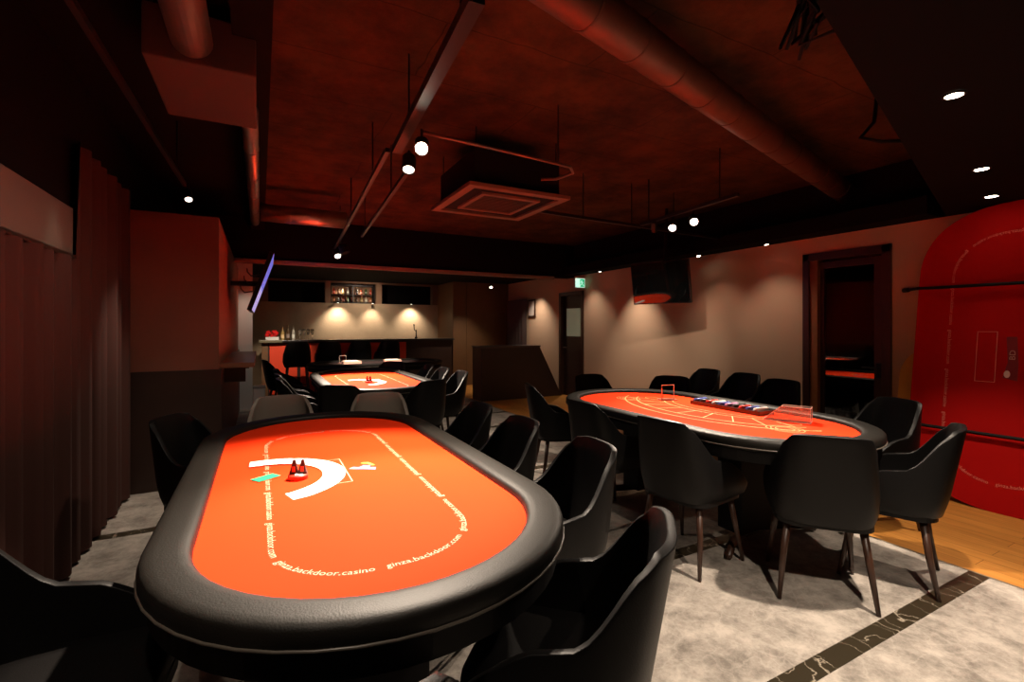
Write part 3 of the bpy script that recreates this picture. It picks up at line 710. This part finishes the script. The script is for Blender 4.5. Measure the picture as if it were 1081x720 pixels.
# exit sign
t = thing('exit_sign', 'small lit green and white exit sign above the far small door', 'sign', (5.42, 7.42, 2.14))
obj('housing', B((-.16, -.022, 0), (.075, .022, .19), .004), mat('sign_housing', (.5, .5, .48), .5), t)
pn = obj('light_panel', B((-.15, -.026, .01), (.065, -.0221, .18)), mat('sign_glow', (.7, .9, .8), .5, emit=(.55, .95, .75), estr=1.1), t)
bm = bmesh.new(); box(bm, (-.045, -.029, .02), (.055, -.0262, .17)); gp = obj('door_pictogram', bm, mat('sign_green', (.0, .25, .1), .5, emit=(.01, .45, .2), estr=.8), pn)
bm = bmesh.new(); bmesh.ops.create_icosphere(bm, subdivisions=2, radius=.011, matrix=Matrix.Translation((-.01, -.030, .135)))
for p in ([(-.01, -.03, .122), (.0, -.03, .085)], [(0, -.03, .085), (-.03, -.03, .06), (-.04, -.03, .035)], [(0, -.03, .085), (.02, -.03, .055), (.045, -.03, .05)], [(-.01, -.03, .115), (-.035, -.03, .10)], [(-.01, -.03, .115), (.02, -.03, .10)]): tube(bm, p, .005, 6)
obj('running_figure', bm, mat('sign_glow', (.7, .9, .8)), pn)

# ---------------------------------------------------------------- leaning red board with straps, yellow board behind
def leaning(pts_fn, base_x, top_x, Hh, y0):
    """board local: X= across (world -y), Y = up; returns world matrix"""
    ang = math.atan2(top_x-base_x, Hh)
    up = Vector((math.sin(ang), 0, math.cos(ang))); ax = Vector((0, -1, 0)); nrm = ax.cross(up)   # points to -x
    M = Matrix((( ax.x, up.x, nrm.x, base_x), (ax.y, up.y, nrm.y, y0), (ax.z, up.z, nrm.z, 0), (0, 0, 0, 1)))
    return M
M = leaning(None, 4.88, 5.27, 2.44, 1.44)
t = thing('tabletop_board', 'tall rounded red felt tabletop standing on end against the right wall', 'board'); t.matrix_world = M
Lh = 2.425; pts = [(x, y+Lh/2) for x, y in racetrack(.60, Lh/2, sup=2.35)]
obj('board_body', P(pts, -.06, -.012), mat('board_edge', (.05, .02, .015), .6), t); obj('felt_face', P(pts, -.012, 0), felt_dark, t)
path = [(x, y+Lh/2-.02) for x, y in rrect(.36, .98, .33, 12)]
text_ring(path, ['ginza.backdoor.casino', 'ginza.backdoor.com'], .036, .0008, ink_dim, t, (-.33, .38))
bm = bmesh.new(); x0, x1, y0, y1 = -.19, -.07, .98, 1.38
for lo, hi in (((x0, y0), (x0+.004, y1)), ((x1-.004, y0), (x1, y1)), ((x0, y0), (x1, y0+.004)), ((x0, y1-.004), (x1, y1))): box(bm, (*lo, .0004), (*hi, .0010))
obj('printed_box', bm, ink_dim, t)
obj('emblem_letters', P([(-.03, 1.02), (.055, 1.0), (.055, 1.14), (.04, 1.34), (-.02, 1.34), (-.005, 1.14)], .0004, .001), mat('emblem_maroon', (.25, .008, .012), .7), t)
vs, fs, wd = text_geo('BD', .06)
bm = bmesh.new(); vv = [bm.verts.new((.035-y*.8, 1.16+x, .0014)) for x, y in vs]
for f in fs: bm.faces.new([vv[i] for i in f])
obj('emblem_text', bm, mat('emblem_pale', (.6, .28, .24), .6), t)
obj('emblem_dot', P([(-.005+.018*math.cos(k*PI/6), 1.05+.028*math.sin(k*PI/6)) for k in range(12)], .0010, .0014), mat('emblem_white', (.8, .6, .55), .6), t)
# yellow board
M2 = leaning(None, 5.22, 5.44, 1.25, 1.62)
pts = [(x, y+.62) for x, y in rrect(.66, .62, .28, 10)]
o = obj('board', P(pts, -.03, 0, .004), yellow); o.matrix_world = M2; tag(o, 'mustard yellow rounded board peeking out behind the tall red one', 'board')
# straps
def strap(p0, pts, lab):
    t = thing('strap', lab, 'strap', (0, 0, 0), 0, 'straps holding the red board')
    bm = bmesh.new(); P_ = [Vector(p) for p in pts]; wd = .016
    tube(bm, P_, [.013]*len(P_), 4); obj('webbing', bm, black, t)
    bm = T([p0, P_[0]+(Vector(p0)-P_[0])*.0], .02, 8); obj('wall_hook', bm, blkmetal, t)
strap((5.49, 2.29, 1.75), [(5.46, 2.24, 1.75), (5.16, 2.05, 1.74), (5.118, 1.9, 1.735), (5.118, .9, 1.735), (5.45, .6, 1.75)], 'black upper strap across the leaning red board')
strap((5.02, 2.12, .575), [(4.97, 2.06, .575), (4.935, 1.98, .573), (4.935, .9, .573), (5.45, .6, .6)], 'black lower strap across the leaning red board')

# ---------------------------------------------------------------- screens
def screen(loc, rot, wd, hh, lab, m, grp=None):
    t = thing('television', lab, 'television', loc); t.rotation_euler = rot
    obj('casing', B((-wd/2, 0, -hh/2), (wd/2, .05, hh/2), .006), blkmetal, t)
    obj('screen', B((-wd/2+.012, -.003, -hh/2+.015), (wd/2-.012, .001, hh/2-.012)), m, t)
    return t
# screen faces local -y
tv = screen((4.66, 4.64, 1.98), (R(10.5), 0, R(-70)), .80, .56, 'black wall screen hanging by the right wall, reflecting a red table', darkglass)
obj('mount', T([(0, .05, .1), (.0, .16, .10), (0, .42, 1.04)], .022, 8), blkmetal, tv)
def tv_mat():
    m = mat('lit_screen', (.05, .05, .1), .2, emit=(.22, .22, .9), estr=1.0); N, L, b = nodes(m)
    tc = N.new('ShaderNodeTexCoord'); sp = N.new('ShaderNodeSeparateXYZ'); L.new(tc.outputs['Object'], sp.inputs[0])
    cr = N.new('ShaderNodeValToRGB'); cr.color_ramp.interpolation = 'CONSTANT'
    mr = N.new('ShaderNodeMapRange'); mr.inputs['From Min'].default_value = -.37; mr.inputs['From Max'].default_value = .37; L.new(sp.outputs['Z'], mr.inputs['Value']); L.new(mr.outputs[0], cr.inputs[0])
    e = cr.color_ramp.elements; e[0].position = 0; e[0].color = (.42, .34, .68, 1); e[1].position = .42; e[1].color = (.16, .15, .62, 1)
    L.new(cr.outputs[0], b.inputs['Emission Color']); return m
tv2 = screen((.03, 6.75, 1.92), (R(19), 0, R(89.5)), 1.15, .72, 'lit blue and violet screen seen nearly edge-on beside the column wall', tv_mat())
obj('mount', T([(0, .05, 0), (.0, .34, -.10)], .03, 8), blkmetal, tv2)
bm = bmesh.new()
for z in (-.12, .0, .1): tube(bm, [(-.12, .08, z), (-.06, .16, z-.04), (.05, .22, z), (.1, .24, z+.04)], .008, 6)
obj('cables', bm, mat('cable_grey', (.12, .10, .10), .5), tv2)

# ---------------------------------------------------------------- curtain and pale wall panel (left)
bm = bmesh.new(); n = 150; y0, y1 = -.6, 4.95
vl, vh = [], []
for i in range(n+1):
    y = y0+(y1-y0)*i/n; x = -.965+.028*math.sin(i*PI/2.6)+.01*math.sin(i*.7)
    top = 1.80 if y < 3.67 else 2.5
    vl.append(bm.verts.new((x, y, .02))); vh.append(bm.verts.new((x, y, top)))
for i in range(n): bm.faces.new((vl[i], vl[i+1], vh[i+1], vh[i]))
o = obj('curtain', bm, mat('curtain_red_brown', (.055, .014, .008), .85), None, True); tag(o, 'floor-length dark red-brown pleated curtain along the left wall', 'curtain')
t = thing('wall_board', 'pale cream board high on the left wall above the curtain', 'board', (-.99, 2.3, 1.82))
obj('board_face', B((0, .2, 0), (.02, 1.36, .27)), mat('board_cream', (.16, .14, .11), .8), t); obj('board_trim', B((0, .19, -.02), (.03, 1.37, 0)), browndoor, t)

# ---------------------------------------------------------------- ceiling services
def duct(name, p0, p1, r, lab, m=metal, ribs=0):
    t = thing(name, lab, 'duct', p0); d = Vector(p1)-Vector(p0)
    obj('duct_pipe', T([(0, 0, 0), d*.5, d], r, 24), m, t, True)
    for k in range(1, ribs):
        c = d*k/ribs; u = d.normalized()*.006; obj('seam_ring', T([c-u, c+u], r+.004, 24), m, t)
    return t
duct('round_duct', (.55, 1.50, 2.80), (5.484, 2.79, 2.80), .10, 'large round galvanised duct crossing the ceiling diagonally', mat('duct_dull', (.16, .075, .045), .5, metal=.5, noise=.2, nscale=10), 14)
duct('round_duct', (-.06, 3.36, 2.74), (-.06, 6.9, 2.74), .05, 'thin round duct running beyond the ceiling box on the left', metal, 5)
duct('round_duct', (-.28, 1.1, 2.72), (-.28, 2.62, 2.72), .085, 'wide round duct running up to the ceiling box on the left', metal, 3)
duct('round_duct', (.0, 6.1, 2.70), (.92, 6.1, 2.70), .10, 'short shiny duct above the lit screen', metal, 3)
t = thing('ceiling_box', 'flat reddish air box hanging under the ceiling on the left', 'air box', (-.24, 2.98, 2.62)); obj('box_body', B((-.23, -.34, 0), (.22, .36, .24), .01), mat('airbox', (.07, .040, .032), .6), t)
for x, y in ((-.2, -.3), (.2, -.3), (-.2, .3), (.2, .3)): obj('hanger_rod', T([(x, y, .23), (x, y, .33)], .005, 6), blkmetal, t)
# ceiling cassette unit
t = thing('air_conditioner', 'square four-way ceiling cassette air conditioner', 'air conditioner', (1.90, 3.87, 2.5))
a = .47; cm = mat('cassette', (.24, .14, .09), .5)
bm = bmesh.new()
for lo, hi in (((-a, -a, 0), (a, -a+.07, .03)), ((-a, a-.07, 0), (a, a, .03)), ((-a, -a+.07, 0), (-a+.07, a-.07, .03)), ((a-.07, -a+.07, 0), (a, a-.07, .03)), ((-.28, -.28, .0), (.28, -.24, .03)), ((-.28, .24, 0), (.28, .28, .03)), ((-.28, -.24, 0), (-.24, .24, .03)), ((.24, -.24, 0), (.28, .24, .03))): box(bm, lo, hi)
obj('face_frame', bm, cm, t)
bm = B((-.24, -.24, .012), (.24, .24, .02))
for k in range(11): box(bm, (-.235, -.22+.043*k, .004), (.235, -.212+.043*k, .012))
obj('intake_grille', bm, mat('grille', (.10, .07, .055), .6), t); obj('louvre_recess', B((-.40, -.40, .02), (.40, .40, .031)), black, t)
obj('unit_body', B((-.40, -.40, .031), (.40, .40, .32)), black, t)
for sx in (-1, 1):
    for sy in (-1, 1): obj('hanger_rod', T([(sx*.38, sy*.38, .3), (sx*.38, sy*.38, .50)], .005, 6), blkmetal, t)
# lighting tracks, hung on rods
def track(p0, p1, lab, wd=.035, rods=(), hh=.03, top=3.0):
    p0, p1 = Vector(p0), Vector(p1); t = thing('lighting_track', lab, 'lighting track', p0); d = p1-p0; n_ = Vector((d.y, -d.x, 0)).normalized()*wd/2
    bm = bmesh.new(); lo = [bm.verts.new(v) for v in (-n_, d-n_, d+n_, n_)]; hi = [bm.verts.new(v+Vector((0, 0, hh))) for v in (-n_, d-n_, d+n_, n_)]
    bm.faces.new(lo[::-1]); bm.faces.new(hi)
    for k in range(4): bm.faces.new((lo[k], lo[(k+1) % 4], hi[(k+1) % 4], hi[k]))
    obj('rail_bar', bm, mat('track_black', (.02, .012, .010), .45, metal=.2), t)
    for f in rods: q = d*f; obj('hanger_rod', T([q+Vector((0, 0, hh)), (q.x, q.y, top-p0.z)], .006, 6), blkmetal, t)
    return t
track((.68, 1.55, 2.55), (.80, 3.15, 2.55), 'thick black lighting track above the front table', .06, (.12, .75), .05)
track((.74, 3.15, 2.55), (.98, 7.5, 2.55), 'long thin lighting track running on towards the bar, left one', .03, (.15, .5, .8))
track((.96, 3.3, 2.55), (1.15, 6.3, 2.55), 'long thin lighting track running on towards the bar, right one', .03, (.3, .9))
track((-.62, 1.2, 2.55), (-.55, 4.7, 2.55), 'thin reddish lighting track at the left, over the curtain', .025, (.2, .9), top=2.95)
track((3.62, 2.7, 2.52), (3.74, 4.0, 2.52), 'short lighting track above the oval table', .035, (.15, .9))
track((2.42, 4.0, 2.52), (5.18, 4.15, 2.52), 'cross track running right from the air conditioner', .03, (.2, .45, .7))
t = thing('conduit', 'thin conduit crossing above the cassette and hooking back', 'conduit'); obj('conduit_pipe', T([(.86, 2.80, 2.58), (1.5, 2.85, 2.58), (2.02, 2.90, 2.58), (2.10, 2.98, 2.57), (2.05, 3.14, 2.56), (1.95, 3.2, 2.56)], .012, 8), mat('conduit_grey', (.22, .14, .11), .4, metal=.5), t, True)
obj('hanger_rod', T([(1.9, 2.88, 2.59), (1.9, 2.88, 3.0)], .005, 6), blkmetal, t)
def lamp_head(loc, target, lab, on=True, r=.042, ln=.12, stem=.1, lm=lens, grp='track spot lamps'):
    t = thing('spot_lamp', lab, 'lamp', loc, 0, grp)
    d = (Vector(target)-Vector(loc)).normalized(); q = d.to_track_quat('Z', 'Y').to_matrix().to_4x4()
    bm = lathe(bmesh.new(), [(r*.7, -ln), (r, -ln*.85), (r, 0), (r*.86, 0), (r*.84, -.012)], n=18); bmesh.ops.transform(bm, matrix=q, verts=bm.verts); obj('lamp_can', bm, blkmetal, t, False)
    bm = lathe(bmesh.new(), [(r*.8, -.010), (r*.8, -.004)], n=18); bmesh.ops.transform(bm, matrix=q, verts=bm.verts); obj('lamp_lens', bm, lm if on else blkmetal, t)
    obj('lamp_arm', T([(-d*ln*.5)[:], (-d.x*ln*.5, -d.y*ln*.5, stem+.03)], .008, 6), blkmetal, t)
lamp_head((.80, 2.60, 2.40), (.30, 1.1, 1.2), 'bright spot lamp on the thick track above the front table')
lamp_head((.81, 2.90, 2.37), (.45, 1.9, .2), 'second spot lamp just below the bright one on the thick track', lm=lens_dim)
lamp_head((.95, 6.98, 2.38), (1.15, 5.5, .76), 'dark spot lamp facing down at the far end of the long track', lm=lens_dim, r=.05)
lamp_head((1.02, 6.75, 2.40), (1.6, 6.3, .9), 'dark spot lamp beside the one at the far end of the long track', on=False, r=.06)
lamp_head((3.66, 3.20, 2.40), (2.2, 1.6, .9), 'brightest spot lamp of three on the short track over the oval table')
lamp_head((3.69, 3.50, 2.40), (2.2, 2.2, .9), 'middle spot lamp of three on the short track over the oval table')
lamp_head((3.70, 3.76, 2.41), (4.6, 4.6, .5), 'faint spot lamp, last of three on the short track over the oval table', lm=lens_dim, r=.03)
lamp_head((-.50, 4.50, 2.40), (-.3, 3.6, 1.2), 'small spot lamp on the left track before the column', lm=lens_dim, r=.03)
lamp_head((-.50, 1.55, 2.42), (-.2, .6, 1.7), 'spot lamp in the upper left corner, only its glow in frame', lm=lens_dim, r=.035)
lamp_head((5.28, 4.54, 2.36), (5.2, 4.2, 1.5), 'wall spot lamp above the right wall, right of the hanging screen', r=.03, ln=.05, stem=.0, grp='wall lamps')
lamp_head((5.30, 3.57, 2.37), (5.25, 3.3, 1.2), 'wall spot lamp above the right wall, left of the brown door', r=.03, ln=.05, stem=.0, grp='wall lamps', lm=lens_dim)
lamp_head((5.30, 6.7, 2.37), (5.2, 6.4, 1.2), 'wall spot lamp above the right wall, left of the hanging screen', r=.03, ln=.05, stem=.0, grp='wall lamps', lm=lens_dim)
lamp_head((4.55, 9.6, 2.28), (4.2, 8.6, 1.2), 'bright spot lamp before the brown panel wall', r=.032, ln=.08, stem=.12, grp='wall lamps')
for x, y, n_, s in ((2.64, .92, 'nearest', .031), (4.03, 1.27, 'middle', .034), (4.94, 1.50, 'farthest', .036)):
    t = thing('downlight', 'round recessed downlight in the black soffit, %s of three' % n_, 'lamp', (x, y, 2.4), 0, 'soffit downlights')
    bm = bmesh.new(); rings = [[bm.verts.new((r*math.cos(2*PI*k/24), r*math.sin(2*PI*k/24), z)) for k in range(24)] for r, z in ((s*1.35, -.001), (s*1.35, -.006), (s*1.02, -.006), (s*1.02, -.001))]
    for i in range(4):
        for k in range(24): bm.faces.new((rings[i][k], rings[i][(k+1) % 24], rings[(i+1) % 4][(k+1) % 24], rings[(i+1) % 4][k]))
    obj('trim_ring', bm, blkmetal, t); obj('lamp_lens', lathe(bmesh.new(), [(s, -.005), (s, -.0015)], n=24), lens, t)
# cables near the soffit
t = thing('ceiling_cable', 'dark cable hook hanging by the soffit edge at the right', 'cable'); obj('cable', T([(3.55, 1.62, 2.98), (3.5, 1.62, 2.72), (3.42, 1.66, 2.62), (3.5, 1.58, 2.58), (3.75, 1.48, 2.60)], .012, 8), black, t, True)
t = thing('cable_bundle', 'tangled dark cables by the soffit at the top of the picture', 'cables')
for k in range(7):
    bm = T([(2.2+random.uniform(-.1, .14), 1.28+random.uniform(-.1, .12), 2.99-random.random()*.3) for _ in range(6)], .009, 6); obj('cable_loop', bm, black, t, True)
